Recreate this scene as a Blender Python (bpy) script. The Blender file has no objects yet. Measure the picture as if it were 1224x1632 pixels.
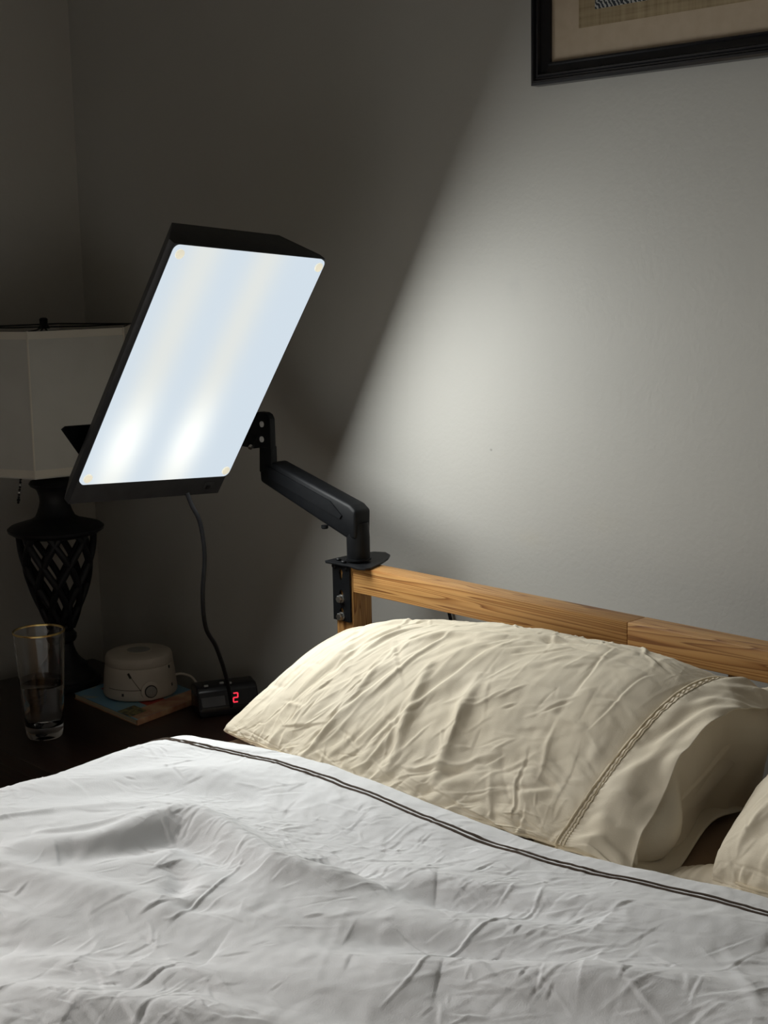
import bpy, bmesh, math, random
import numpy as np
from mathutils import Vector, Matrix

# ------------------------------------------------------------------ camera
SC = bpy.context.scene
COL = SC.collection
cam_d = bpy.data.cameras.new('camera')
cam = bpy.data.objects.new('camera', cam_d)
COL.objects.link(cam)
SC.camera = cam
yaw, pitch, roll = math.radians(46.3), math.atan(401 / 2300), math.radians(1.15)
d0 = Vector((-math.sin(yaw), math.cos(yaw), 0)); r0 = Vector((math.cos(yaw), math.sin(yaw), 0))
fw = d0 * math.cos(pitch) + Vector((0, 0, -math.sin(pitch)))
u0 = r0.cross(fw)
rt = r0 * math.cos(roll) - u0 * math.sin(roll)
up = u0 * math.cos(roll) + r0 * math.sin(roll)
CAM = Vector((2.6512, -1.6480, 1.344))
m = Matrix((rt, up, -fw)).transposed().to_4x4()
m.translation = CAM
cam.matrix_world = m
cam_d.sensor_fit = 'AUTO'; cam_d.sensor_width = 36.0
cam_d.lens = 2300 / 1632 * 36.0
cam_d.clip_start = 0.02

# ------------------------------------------------------------------ world, view, added fill light
vs = SC.view_settings
vs.view_transform = 'Standard'; vs.look = 'None'; vs.gamma = 1.0; vs.exposure = 0.0
vs.use_curve_mapping = False
SC.cycles.max_bounces = 8
SC.cycles.diffuse_bounces = 5
SC.cycles.caustics_reflective = False
SC.cycles.caustics_refractive = False
world = bpy.data.worlds.new('world'); SC.world = world
world.use_nodes = True
bg = world.node_tree.nodes['Background']
bg.inputs[0].default_value = (0.9, 0.95, 1.0, 1); bg.inputs[1].default_value = 0.02

LAMP_POWER = 4.5          # the light box's own output
FILL_POWER = 17.0          # added fill from the left wall side to brighten the near duvet; no window there
rl = bpy.data.lights.new('fill_light', 'AREA'); rl.shape = 'RECTANGLE'; rl.size = .8; rl.size_y = .8; rl.spread = math.radians(96)
rl.energy = FILL_POWER; rl.color = (1.0, 0.955, 0.90)
rlo = bpy.data.objects.new('fill_light', rl); COL.objects.link(rlo)
rlo.location = (-.05, -1.75, 1.55); rlo.rotation_euler = Vector((.88, .10, -.46)).to_track_quat('-Z', 'Y').to_euler()

# ------------------------------------------------------------------ node helpers
def mat(name, color=(.5, .5, .5), rough=.6, metal=0.0, spec=.5, sheen=0.0, trans=0.0, ior=1.45):
    M = bpy.data.materials.new(name); M.use_nodes = True
    b = M.node_tree.nodes['Principled BSDF']
    b.inputs['Base Color'].default_value = (*color, 1)
    b.inputs['Roughness'].default_value = rough
    b.inputs['Metallic'].default_value = metal
    b.inputs['Specular IOR Level'].default_value = spec
    b.inputs['Sheen Weight'].default_value = sheen
    b.inputs['Transmission Weight'].default_value = trans
    b.inputs['IOR'].default_value = ior
    return M

def N(M, t, **kw):
    n = M.node_tree.nodes.new(t)
    for k, v in kw.items():
        if k.startswith('_'):
            key = k[1:]
            key = int(key) if key.isdigit() else key
            n.inputs[key].default_value = v
        else:
            setattr(n, k, v)
    return n

def L(M, a, ao, b, bi): M.node_tree.links.new(a.outputs[ao], b.inputs[bi])
def BSDF(M): return M.node_tree.nodes['Principled BSDF']

def mapped(M, scale=(1, 1, 1), coord='Object', rot=(0, 0, 0)):
    tc = N(M, 'ShaderNodeTexCoord'); mp = N(M, 'ShaderNodeMapping')
    mp.inputs['Scale'].default_value = scale; mp.inputs['Rotation'].default_value = rot
    L(M, tc, coord, mp, 'Vector')
    return mp

def add_bump(M, src, out, strength, dist, prev=None):
    b = N(M, 'ShaderNodeBump'); b.inputs['Strength'].default_value = strength; b.inputs['Distance'].default_value = dist
    L(M, src, out, b, 'Height')
    if prev: L(M, prev, 'Normal', b, 'Normal')
    L(M, b, 'Normal', BSDF(M), 'Normal')
    return b

def ramp(M, stops):
    r = N(M, 'ShaderNodeValToRGB')
    e = r.color_ramp.elements
    while len(e) < len(stops): e.new(.5)
    for i, (p, c) in enumerate(stops):
        e[i].position = p; e[i].color = (*c, 1)
    return r

def mix_noise(M, c1, c2, scale, detail=3, mscale=(1, 1, 1), lo=.35, hi=.65):
    mp = mapped(M, mscale)
    n = N(M, 'ShaderNodeTexNoise'); n.inputs['Scale'].default_value = scale; n.inputs['Detail'].default_value = detail
    L(M, mp, 'Vector', n, 'Vector')
    r = ramp(M, [(lo, c1), (hi, c2)])
    L(M, n, 'Fac', r, 'Fac'); L(M, r, 'Color', BSDF(M), 'Base Color')
    return n, mp

# ------------------------------------------------------------------ materials
def wall_material(name, col, smudge=False):
    M = mat(name, col, .62, spec=.3)
    mp = mapped(M)
    n1 = N(M, 'ShaderNodeTexNoise'); n1.inputs['Scale'].default_value = 130; n1.inputs['Detail'].default_value = 4
    n2 = N(M, 'ShaderNodeTexNoise'); n2.inputs['Scale'].default_value = 2.2; n2.inputs['Detail'].default_value = 3
    L(M, mp, 'Vector', n1, 'Vector'); L(M, mp, 'Vector', n2, 'Vector')
    add_bump(M, n1, 'Fac', .17, .0022)
    dark = tuple(c * .94 for c in col)
    r = ramp(M, [(.35, dark), (.65, col)]); L(M, n2, 'Fac', r, 'Fac')
    last = (r, 'Color')
    if smudge:                                   # a faint grey rub mark, a pin hole and two yellowed scuffs on the paint
        for (x, z, rx, rz, amt, c) in [(1.1564, 1.2986, .020, .030, .30, (.36, .36, .35)), (1.1057, 1.0402, .0035, .0028, 1.0, (.10, .09, .08)),
                                       (1.19, .905, .05, .02, .18, (.50, .44, .30)), (1.33, .95, .06, .03, .12, (.50, .44, .30))]:
            tc = N(M, 'ShaderNodeTexCoord'); sub = N(M, 'ShaderNodeMapping')
            sub.vector_type = 'POINT'
            sub.inputs['Location'].default_value = (-x / rx, 0, -z / rz); sub.inputs['Scale'].default_value = (1 / rx, 0, 1 / rz)
            L(M, tc, 'Object', sub, 'Vector')
            ln = N(M, 'ShaderNodeVectorMath', operation='LENGTH'); L(M, sub, 'Vector', ln, 0)
            mr = N(M, 'ShaderNodeMapRange'); mr.inputs['From Min'].default_value = 1.0; mr.inputs['From Max'].default_value = .2
            mr.inputs['To Max'].default_value = amt
            L(M, ln, 'Value', mr, 'Value')
            ns = N(M, 'ShaderNodeTexNoise'); ns.inputs['Scale'].default_value = 90; L(M, tc, 'Object', ns, 'Vector')
            mu = N(M, 'ShaderNodeMath', operation='MULTIPLY'); L(M, mr, 'Result', mu, 0); L(M, ns, 'Fac', mu, 1)
            mx = N(M, 'ShaderNodeMix', data_type='RGBA'); L(M, mu, 'Value', mx, 'Factor')
            L(M, last[0], last[1], mx, 6); mx.inputs[7].default_value = (*c, 1)
            last = (mx, 2)
    L(M, last[0], last[1], BSDF(M), 'Base Color')
    return M

M_wall = wall_material('painted_wall', (.48, .47, .44), True)
M_wall2 = wall_material('painted_wall_plain', (.50, .48, .44))
M_ceil = mat('ceiling_paint', (.75, .74, .70), .8); mix_noise(M_ceil, (.73, .72, .68), (.77, .76, .72), 40)
M_trim = mat('trim_paint', (.72, .70, .66), .4); mix_noise(M_trim, (.70, .68, .64), (.74, .72, .68), 6)

def floor_wood():
    M = mat('oak_floor', (.25, .15, .08), .4)
    n, mp = mix_noise(M, (.20, .115, .06), (.33, .20, .11), 3, 6, (1, 14, 1))
    add_bump(M, n, 'Fac', .1, .002)
    return M
M_floor = floor_wood()

def pine(name, axis, tint=1.0, seed=0.0):
    """honey pine: close dark growth lines running along the board"""
    M = mat(name, (.45, .25, .09), .42, spec=.4)
    tc = N(M, 'ShaderNodeTexCoord'); mp = N(M, 'ShaderNodeMapping'); L(M, tc, 'Object', mp, 'Vector')
    sc = {'x': (1.1, 30, 30), 'z': (30, 30, 1.6)}[axis]
    mp.inputs['Scale'].default_value = sc; mp.inputs['Location'].default_value = (seed, seed * 2.1, seed * .7)
    n = N(M, 'ShaderNodeTexNoise'); n.inputs['Scale'].default_value = 1.0; n.inputs['Detail'].default_value = 1.5
    L(M, mp, 'Vector', n, 'Vector')
    mu = N(M, 'ShaderNodeMath', operation='MULTIPLY'); L(M, n, 'Fac', mu, 0); mu.inputs[1].default_value = 22
    fr = N(M, 'ShaderNodeMath', operation='FRACT'); L(M, mu, 'Value', fr, 0)
    t = tint
    r = ramp(M, [(0, (.50 * t, .285 * t, .105 * t)), (.45, (.46 * t, .25 * t, .088 * t)), (.80, (.33 * t, .155 * t, .047 * t)), (.93, (.20 * t, .080 * t, .022 * t)), (1.0, (.47 * t, .26 * t, .095 * t))])
    L(M, fr, 'Value', r, 'Fac')
    f = N(M, 'ShaderNodeTexNoise'); f.inputs['Scale'].default_value = 6; f.inputs['Detail'].default_value = 5; L(M, mp, 'Vector', f, 'Vector')
    rr = ramp(M, [(.3, (.82, .80, .78)), (.7, (1.08, 1.06, 1.03))]); L(M, f, 'Fac', rr, 'Fac')
    mx = N(M, 'ShaderNodeMix', data_type='RGBA', blend_type='MULTIPLY'); mx.inputs[0].default_value = 1
    L(M, r, 'Color', mx, 6); L(M, rr, 'Color', mx, 7); L(M, mx, 2, BSDF(M), 'Base Color')
    add_bump(M, fr, 'Value', .10, .0006)
    return M
M_pine_a = pine('honey_pine_rail', 'x', 1.0, 0.0)
M_pine_b = pine('honey_pine_rail_far', 'x', .86, 7.3)
M_pine_p = pine('honey_pine_post', 'z', .80, 3.1)

def fabric(name, c1, c2, weave=900, wb=.25, sheen=.15, crease=None):
    M = mat(name, c1, .85, spec=.15, sheen=sheen)
    BSDF(M).inputs['Sheen Roughness'].default_value = .5
    n, mp = mix_noise(M, c1, c2, 9, 4)
    w = N(M, 'ShaderNodeTexNoise'); w.inputs['Scale'].default_value = weave; w.inputs['Detail'].default_value = 1
    L(M, mp, 'Vector', w, 'Vector')
    b = add_bump(M, w, 'Fac', wb, .0006)
    if crease:
        k = N(M, 'ShaderNodeTexNoise'); k.inputs['Scale'].default_value = crease[0]; k.inputs['Detail'].default_value = 6
        k.noise_type = 'RIDGED_MULTIFRACTAL'; k.inputs['Roughness'].default_value = .5; k.inputs['Distortion'].default_value = .9; k.inputs['Detail'].default_value = 3
        L(M, mp, 'Vector', k, 'Vector')
        add_bump(M, k, 'Fac', crease[1], crease[2], b)
    return M
M_duvet = fabric('white_linen', (.85, .865, .885), (.89, .905, .925), 700, .35, .1, (17, .7, .006))
M_case = fabric('cream_linen', (.73, .655, .515), (.77, .70, .565), 700, .30, .1, (19, .5, .004))
M_sheet = fabric('tan_sheet', (.30, .20, .12), (.33, .225, .14), 700, .3, .1)
M_stripe = fabric('brown_braid', (.055, .038, .026), (.075, .052, .036), 1500, .5)
M_thread = fabric('cream_thread', (.70, .61, .45), (.74, .65, .49), 1500, .4)

M_black = mat('matte_black_steel', (.004, .0045, .0055), .45, spec=.28); mix_noise(M_black, (.003, .0035, .0045), (.005, .0055, .0065), 60)
M_arm = mat('satin_black_plastic', (.0035, .004, .005), .5, spec=.22); mix_noise(M_arm, (.003, .0035, .0045), (.0045, .005, .006), 80)
M_house = mat('black_powder_coat', (.016, .016, .018), .55, spec=.45)
_n, _mp = mix_noise(M_house, (.014, .014, .016), (.020, .020, .022), 60)
_w = N(M_house, 'ShaderNodeTexNoise'); _w.inputs['Scale'].default_value = 900; L(M_house, _mp, 'Vector', _w, 'Vector'); add_bump(M_house, _w, 'Fac', .2, .0004)
M_iron = mat('black_iron', (.008, .008, .010), .5, spec=.4); mix_noise(M_iron, (.006, .006, .008), (.013, .013, .016), 30)
M_zinc = mat('zinc', (.62, .63, .62), .28, metal=1); mix_noise(M_zinc, (.5, .51, .5), (.7, .71, .7), 90)
M_alu = mat('pale_aluminium', (.72, .72, .72), .5, metal=.3); mix_noise(M_alu, (.66, .66, .66), (.76, .76, .76), 90)
M_rubber = mat('black_cable', (.005, .005, .006), .5, spec=.25); mix_noise(M_rubber, (.004, .004, .005), (.007, .007, .008), 40)

def espresso():
    M = mat('espresso_wood', (.018, .009, .006), .32, spec=.5)
    n, mp = mix_noise(M, (.014, .007, .005), (.028, .013, .009), 5, 6, (1.5, 26, 26))
    add_bump(M, n, 'Fac', .08, .001)
    return M
M_esp = espresso()

M_shade = fabric('linen_shade', (.50, .49, .45), (.55, .54, .50), 500, .3)
M_shtrim = fabric('shade_binding', (.62, .58, .50), (.66, .62, .54), 700, .3)

M_frame = mat('black_lacquer', (.010, .010, .012), .28, spec=.5); mix_noise(M_frame, (.009, .009, .011), (.013, .013, .015), 20)
M_mat = mat('tan_mat_board', (.46, .37, .27), .8); mix_noise(M_mat, (.45, .36, .26), (.48, .39, .29), 50)

def papyrus():
    M = mat('papyrus', (.28, .21, .12), .8)
    tc = N(M, 'ShaderNodeTexCoord')
    w = []
    for s in ((4, 1, 90), (90, 1, 4)):
        mp = N(M, 'ShaderNodeMapping'); mp.inputs['Scale'].default_value = s; L(M, tc, 'Object', mp, 'Vector')
        n = N(M, 'ShaderNodeTexNoise'); n.inputs['Scale'].default_value = 1; n.inputs['Detail'].default_value = 3; L(M, mp, 'Vector', n, 'Vector'); w.append(n)
    ad = N(M, 'ShaderNodeMath', operation='ADD'); L(M, w[0], 'Fac', ad, 0); L(M, w[1], 'Fac', ad, 1)
    r = ramp(M, [(.75, (.20, .145, .075)), (1.0, (.30, .23, .135)), (1.25, (.38, .30, .18))])
    hf = N(M, 'ShaderNodeMath', operation='MULTIPLY'); L(M, ad, 'Value', hf, 0); hf.inputs[1].default_value = .5
    r.color_ramp.elements[0].position = .38; r.color_ramp.elements[1].position = .5; r.color_ramp.elements[2].position = .62
    L(M, hf, 'Value', r, 'Fac'); L(M, r, 'Color', BSDF(M), 'Base Color')
    return M
M_papyrus = papyrus()

def ink():
    M = mat('grey_ink_pattern', (.1, .1, .1), .7)
    mp = mapped(M, (1, 1, 1), 'Object', (0, math.radians(35), 0))
    w = N(M, 'ShaderNodeTexWave'); w.inputs['Scale'].default_value = 55; w.inputs['Distortion'].default_value = 5; w.inputs['Detail'].default_value = 2; w.inputs['Detail Scale'].default_value = 3
    L(M, mp, 'Vector', w, 'Vector')
    r = ramp(M, [(.45, (.03, .035, .045)), (.62, (.42, .42, .40))]); L(M, w, 'Fac', r, 'Fac'); L(M, r, 'Color', BSDF(M), 'Base Color')
    return M
M_ink = ink()

def diffuser_material():
    """the light box's opal sheet: two warm tubes behind it, brightest near their lower ends, cooler between them"""
    M = bpy.data.materials.new('lit_opal_diffuser'); M.use_nodes = True
    nt = M.node_tree; nt.nodes.clear()
    out = N(M, 'ShaderNodeOutputMaterial'); em = N(M, 'ShaderNodeEmission'); L(M, em, 'Emission', out, 'Surface')
    tc = N(M, 'ShaderNodeTexCoord'); sp = N(M, 'ShaderNodeSeparateXYZ'); L(M, tc, 'Object', sp, 'Vector')
    def gauss(src, out_, c, s):
        a = N(M, 'ShaderNodeMath', operation='SUBTRACT'); L(M, src, out_, a, 0); a.inputs[1].default_value = c
        b = N(M, 'ShaderNodeMath', operation='DIVIDE'); L(M, a, 0, b, 0); b.inputs[1].default_value = s
        c_ = N(M, 'ShaderNodeMath', operation='MULTIPLY'); L(M, b, 0, c_, 0); L(M, b, 0, c_, 1)
        d = N(M, 'ShaderNodeMath', operation='MULTIPLY'); L(M, c_, 0, d, 0); d.inputs[1].default_value = -1
        e = N(M, 'ShaderNodeMath', operation='EXPONENT'); L(M, d, 0, e, 0)
        return e
    def op(o, a, b):
        n = N(M, 'ShaderNodeMath', operation=o)
        L(M, a, 0, n, 0)
        if isinstance(b, (int, float)): n.inputs[1].default_value = b
        else: L(M, b, 0, n, 1)
        return n
    t1 = gauss(sp, 'Y', -.098, .036); t2 = gauss(sp, 'Y', .030, .036)
    tubes = op('ADD', t1, t2)
    low = gauss(sp, 'Z', -.115, .075)
    hot = op('MULTIPLY', tubes, low)
    mx = N(M, 'ShaderNodeMix', data_type='RGBA'); L(M, tubes, 0, mx, 'Factor')
    mx.inputs[6].default_value = (.65, .74, .82, 1); mx.inputs[7].default_value = (.76, .79, .77, 1)
    m2 = N(M, 'ShaderNodeMix', data_type='RGBA', blend_type='ADD'); L(M, hot, 0, m2, 'Factor')
    L(M, mx, 2, m2, 6); m2.inputs[7].default_value = (.30, .30, .28, 1)
    L(M, m2, 2, em, 'Color'); em.inputs['Strength'].default_value = 1.0
    return M
M_diff = diffuser_material()
M_nylon = mat('cream_nylon', (.75, .70, .56), .5)
BSDF(M_nylon).inputs['Emission Color'].default_value = (.78, .74, .60, 1); BSDF(M_nylon).inputs['Emission Strength'].default_value = .75  # emission painted in for diffuser light passing through the screw heads

M_glass = mat('clear_glass', (1, 1, 1), .01, trans=1.0, ior=1.47)
M_water = mat('water', (1, 1, 1), .0, trans=1.0, ior=1.33)
M_gold = mat('gold_rim', (.83, .62, .25), .25, metal=1); mix_noise(M_gold, (.75, .55, .2), (.88, .67, .3), 50)
M_sm = mat('ivory_plastic', (.42, .37, .31), .5); mix_noise(M_sm, (.41, .36, .30), (.44, .39, .33), 20)
M_sm_grille = mat('grey_grille', (.22, .22, .20), .6); mix_noise(M_sm_grille, (.20, .20, .18), (.25, .25, .23), 300)
M_sm_dark = mat('dark_slot', (.02, .018, .016), .7); mix_noise(M_sm_dark, (.018, .016, .014), (.024, .021, .018), 60)
M_sm_knob = mat('grey_knob', (.22, .21, .19), .45); mix_noise(M_sm_knob, (.20, .19, .17), (.24, .23, .21), 60)
M_clock = mat('gloss_black_plastic', (.008, .008, .010), .25, spec=.5); mix_noise(M_clock, (.007, .007, .009), (.010, .010, .012), 30)
M_clockw = mat('smoked_window', (.055, .055, .058), .22, spec=.6); mix_noise(M_clockw, (.05, .05, .053), (.062, .062, .065), 20)
M_clockb = mat('grey_button', (.30, .30, .28), .5); mix_noise(M_clockb, (.28, .28, .26), (.33, .33, .31), 60)
M_led = bpy.data.materials.new('red_led'); M_led.use_nodes = True
BSDF(M_led).inputs['Base Color'].default_value = (.3, .01, .02, 1)
BSDF(M_led).inputs['Emission Color'].default_value = (1.0, .035, .07, 1); BSDF(M_led).inputs['Emission Strength'].default_value = 1.0

def cover():
    M = mat('picture_book_cover', (.2, .3, .35), .45)
    tc = N(M, 'ShaderNodeTexCoord')
    v = N(M, 'ShaderNodeTexVoronoi'); v.inputs['Scale'].default_value = 22; L(M, tc, 'Object', v, 'Vector')
    r = ramp(M, [(0, (.12, .26, .40)), (.45, (.16, .34, .48)), (.62, (.20, .36, .44)), (.80, (.34, .38, .34)), (1, (.12, .25, .38))])
    L(M, v, 'Color', r, 'Fac'); L(M, r, 'Color', BSDF(M), 'Base Color')
    return M
M_cover = cover()
M_cover_red = mat('red_print', (.50, .05, .04), .45); mix_noise(M_cover_red, (.42, .04, .03), (.55, .09, .05), 60)
M_cover_tan = mat('orange_print', (.46, .25, .12), .45); mix_noise(M_cover_tan, (.36, .15, .09), (.55, .36, .20), 30)
M_cover_olive = mat('olive_print', (.12, .11, .05), .45); mix_noise(M_cover_olive, (.03, .03, .02), (.30, .27, .10), 120)
M_pages = mat('page_edges', (.55, .46, .32), .8); mix_noise(M_pages, (.46, .38, .26), (.60, .52, .37), 4, 4, (1, 1, 200))

# ------------------------------------------------------------------ object helpers
def link(name, me, material, parent=None):
    o = bpy.data.objects.new(name, me); COL.objects.link(o)
    if material and not me.materials: me.materials.append(material)
    if parent: o.parent = parent
    return o

def tag(o, label, cat, group=None):
    o['label'] = label; o['category'] = cat
    if group: o['group'] = group
    return o

def thing(name, loc, label, cat, group=None, rotz=0):
    o = bpy.data.objects.new(name, None); COL.objects.link(o)
    o.location = loc; o.rotation_euler = (0, 0, rotz); o.empty_display_size = .05
    return tag(o, label, cat, group)

def bm_obj(name, bm, material, parent=None, smooth=False, angle=None):
    bmesh.ops.recalc_face_normals(bm, faces=bm.faces)
    me = bpy.data.meshes.new(name); bm.to_mesh(me); bm.free()
    if smooth:
        for p in me.polygons: p.use_smooth = True
        if angle: me.set_sharp_from_angle(angle=math.radians(angle))
    return link(name, me, material, parent)

def bx(bm, lo, hi, bevel=0.0, seg=2):
    lo, hi = Vector(lo), Vector(hi)
    r = bmesh.ops.create_cube(bm, size=1.0)
    vs_ = r['verts']
    for v in vs_:
        v.co = Vector(((v.co.x + .5) * (hi.x - lo.x) + lo.x, (v.co.y + .5) * (hi.y - lo.y) + lo.y, (v.co.z + .5) * (hi.z - lo.z) + lo.z))
    if bevel > 0:
        es = list({e for v in vs_ for e in v.link_edges})
        bmesh.ops.bevel(bm, geom=es, offset=bevel, segments=seg, profile=.5, affect='EDGES')

def box(name, lo, hi, material, parent=None, bevel=.002, seg=2):
    bm = bmesh.new(); bx(bm, lo, hi, bevel, seg)
    return bm_obj(name, bm, material, parent, smooth=True, angle=40)

def lathe(bm, prof, n=48, center=(0, 0, 0), close=True):
    """prof = [(r, z)...]; builds a surface of revolution"""
    cx, cy, cz = center
    rings = []
    for (r, z) in prof:
        if r < 1e-6: rings.append([bm.verts.new((cx, cy, cz + z))])
        else: rings.append([bm.verts.new((cx + r * math.cos(2 * math.pi * k / n), cy + r * math.sin(2 * math.pi * k / n), cz + z)) for k in range(n)])
    for a, b in zip(rings, rings[1:]):
        for k in range(n):
            k2 = (k + 1) % n
            if len(a) == 1 and len(b) == 1: continue
            if len(a) == 1: bm.faces.new((a[0], b[k], b[k2]))
            elif len(b) == 1: bm.faces.new((a[k], b[0], a[k2]))
            else: bm.faces.new((a[k], b[k], b[k2], a[k2]))
    if close:
        for ring, flip in ((rings[0], True), (rings[-1], False)):
            if len(ring) > 1: bm.faces.new(ring[::-1] if flip else ring)

def lathe_obj(name, prof, material, parent=None, n=48, center=(0, 0, 0), close=True, angle=35):
    bm = bmesh.new(); lathe(bm, prof, n, center, close)
    return bm_obj(name, bm, material, parent, True, angle)

def catmull(pts, n=8):
    P = [Vector(p) for p in pts]; P = [P[0] * 2 - P[1]] + P + [P[-1] * 2 - P[-2]]
    out = []
    for i in range(1, len(P) - 2):
        for k in range(n):
            t = k / n
            out.append(.5 * ((2 * P[i]) + (P[i + 1] - P[i - 1]) * t + (2 * P[i - 1] - 5 * P[i] + 4 * P[i + 1] - P[i + 2]) * t * t + (3 * P[i] - P[i - 1] - 3 * P[i + 1] + P[i + 2]) * t ** 3))
    out.append(P[-2]); return out

def tube(bm, pts, r, n=10, flat=None):
    pts = [Vector(p) for p in pts]
    rings = []
    prev = None
    for i, p in enumerate(pts):
        t = (pts[min(i + 1, len(pts) - 1)] - pts[max(i - 1, 0)]).normalized()
        if prev is None:
            a = Vector((0, 0, 1)) if abs(t.z) < .9 else Vector((1, 0, 0))
            x = t.cross(a).normalized()
        else:
            x = (prev - t * prev.dot(t)).normalized()
        prev = x
        y = t.cross(x)
        rr = r[i] if hasattr(r, '__len__') else r
        rings.append([bm.verts.new(p + x * rr * math.cos(2 * math.pi * k / n) + y * rr * math.sin(2 * math.pi * k / n) * (flat or 1)) for k in range(n)])
    for a, b in zip(rings, rings[1:]):
        for k in range(n):
            bm.faces.new((a[k], a[(k + 1) % n], b[(k + 1) % n], b[k]))
    bm.faces.new(rings[0][::-1]); bm.faces.new(rings[-1])

def tube_obj(name, pts, r, material, parent=None, n=10, smooth_pts=0, flat=None):
    bm = bmesh.new()
    tube(bm, catmull(pts, smooth_pts) if smooth_pts else pts, r, n, flat)
    return bm_obj(name, bm, material, parent, True, 60)

def prism(bm, poly, vec, bevel=0.0, seg=2):
    """extrude a (nearly planar) 3D polygon along vec"""
    vec = Vector(vec)
    a = [bm.verts.new(Vector(p)) for p in poly]; b = [bm.verts.new(Vector(p) + vec) for p in poly]
    n = len(a)
    fs = [bm.faces.new(a[::-1]), bm.faces.new(b)]
    for i in range(n): fs.append(bm.faces.new((a[i], a[(i + 1) % n], b[(i + 1) % n], b[i])))
    if bevel:
        es = list({e for f in fs for e in f.edges})
        bmesh.ops.recalc_face_normals(bm, faces=fs)
        bmesh.ops.bevel(bm, geom=es, offset=bevel, segments=seg, profile=.5, affect='EDGES', clamp_overlap=True)

def prism_obj(name, poly, vec, material, parent=None, bevel=.0015, seg=2):
    bm = bmesh.new(); prism(bm, poly, vec, bevel, seg)
    return bm_obj(name, bm, material, parent, True, 40)

def disc_along(name, c, axis, r, h, material, parent=None, n=20, dome=.3, six=False):
    """small screw / bolt head: a short domed cylinder at c along axis"""
    bm = bmesh.new()
    if six: lathe(bm, [(0, 0), (r, 0), (r, h * .8), (r * .85, h), (0, h)], 6)
    else: lathe(bm, [(0, 0), (r, 0), (r, h * (1 - dome)), (r * .8, h * .95), (0, h)], n)
    q = Vector((0, 0, 1)).rotation_difference(Vector(axis).normalized())
    bmesh.ops.transform(bm, matrix=Matrix.Translation(Vector(c)) @ q.to_matrix().to_4x4(), verts=bm.verts)
    return bm_obj(name, bm, material, parent, True, 35)

def grid_obj(name, P, material, parent=None, wrap=False):
    """P: (nu, nv, 3) array of points"""
    nu, nv, _ = P.shape
    me = bpy.data.meshes.new(name)
    idx = np.arange(nu * nv).reshape(nu, nv)
    if wrap:
        a = idx[:-1, :]; b = idx[1:, :]; a2 = np.roll(a, -1, 1); b2 = np.roll(b, -1, 1)
        q = np.stack([a, a2, b2, b], -1).reshape(-1, 4)
    else:
        q = np.stack([idx[:-1, :-1], idx[:-1, 1:], idx[1:, 1:], idx[1:, :-1]], -1).reshape(-1, 4)
    me.vertices.add(nu * nv); me.vertices.foreach_set('co', P.reshape(-1).astype(np.float32))
    me.loops.add(len(q) * 4); me.loops.foreach_set('vertex_index', q.reshape(-1).astype(np.int32))
    me.polygons.add(len(q)); me.polygons.foreach_set('loop_start', (np.arange(len(q)) * 4).astype(np.int32))
    me.polygons.foreach_set('use_smooth', np.ones(len(q), dtype=bool))
    me.update(calc_edges=True); me.validate()
    return link(name, me, material, parent)

# ------------------------------------------------------------------ noise for cloth
class Perlin:
    def __init__(s, seed):
        g = np.random.RandomState(seed)
        s.p = np.concatenate([g.permutation(256)] * 2); a = g.rand(256) * 2 * np.pi
        s.g = np.stack([np.cos(a), np.sin(a)], -1)
    def __call__(s, x, y):
        xi = np.floor(x).astype(int); yi = np.floor(y).astype(int)
        xf = x - xi; yf = y - yi
        u = xf ** 3 * (xf * (xf * 6 - 15) + 10); v = yf ** 3 * (yf * (yf * 6 - 15) + 10)
        def gr(i, j, dx, dy):
            h = s.g[s.p[(s.p[(xi + i) & 255] + yi + j) & 255]]
            return h[..., 0] * dx + h[..., 1] * dy
        a = gr(0, 0, xf, yf); b = gr(1, 0, xf - 1, yf); c = gr(0, 1, xf, yf - 1); d = gr(1, 1, xf - 1, yf - 1)
        return ((a + u * (b - a)) * (1 - v) + (c + u * (d - c)) * v) * 1.5
PN = [Perlin(i + 11) for i in range(12)]
def ridged(p, x, y, sharp=1.0): return (1 - np.minimum(1, np.abs(p(x, y)) * sharp)) ** 2
def sstep(a, b, x):
    t = np.clip((x - a) / (b - a), 0, 1); return t * t * (3 - 2 * t)

def crease(X, Y, pts, amp, w, asym=0.0):
    """distance-based fold along a polyline: a soft ridge (amp>0) or valley (amp<0), fading at its ends"""
    best = np.full(X.shape, 9.0); par = np.zeros(X.shape); sd = np.zeros(X.shape)
    P = np.array([tuple(p[:2]) for p in catmull([(a, b, 0) for a, b in pts], 5)])
    seg = np.linalg.norm(np.diff(P, axis=0), axis=1); cum = np.concatenate([[0], np.cumsum(seg)]); tot = cum[-1]
    for i in range(len(P) - 1):
        d = P[i + 1] - P[i]; l2 = d @ d + 1e-12
        t = np.clip(((X - P[i, 0]) * d[0] + (Y - P[i, 1]) * d[1]) / l2, 0, 1)
        ex = X - (P[i, 0] + t * d[0]); ey = Y - (P[i, 1] + t * d[1])
        dist = np.hypot(ex, ey); mk = dist < best
        best = np.where(mk, dist, best); par = np.where(mk, (cum[i] + t * seg[i]) / tot, par)
        sd = np.where(mk, np.sign(d[0] * ey - d[1] * ex), sd)
    fade = np.sqrt(np.clip(np.sin(np.pi * np.clip(par, 0.0, 1)), 0, 1))
    ww = w * (1 + asym * sd)
    return amp * fade * np.exp(-(best / ww) ** 2)

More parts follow.
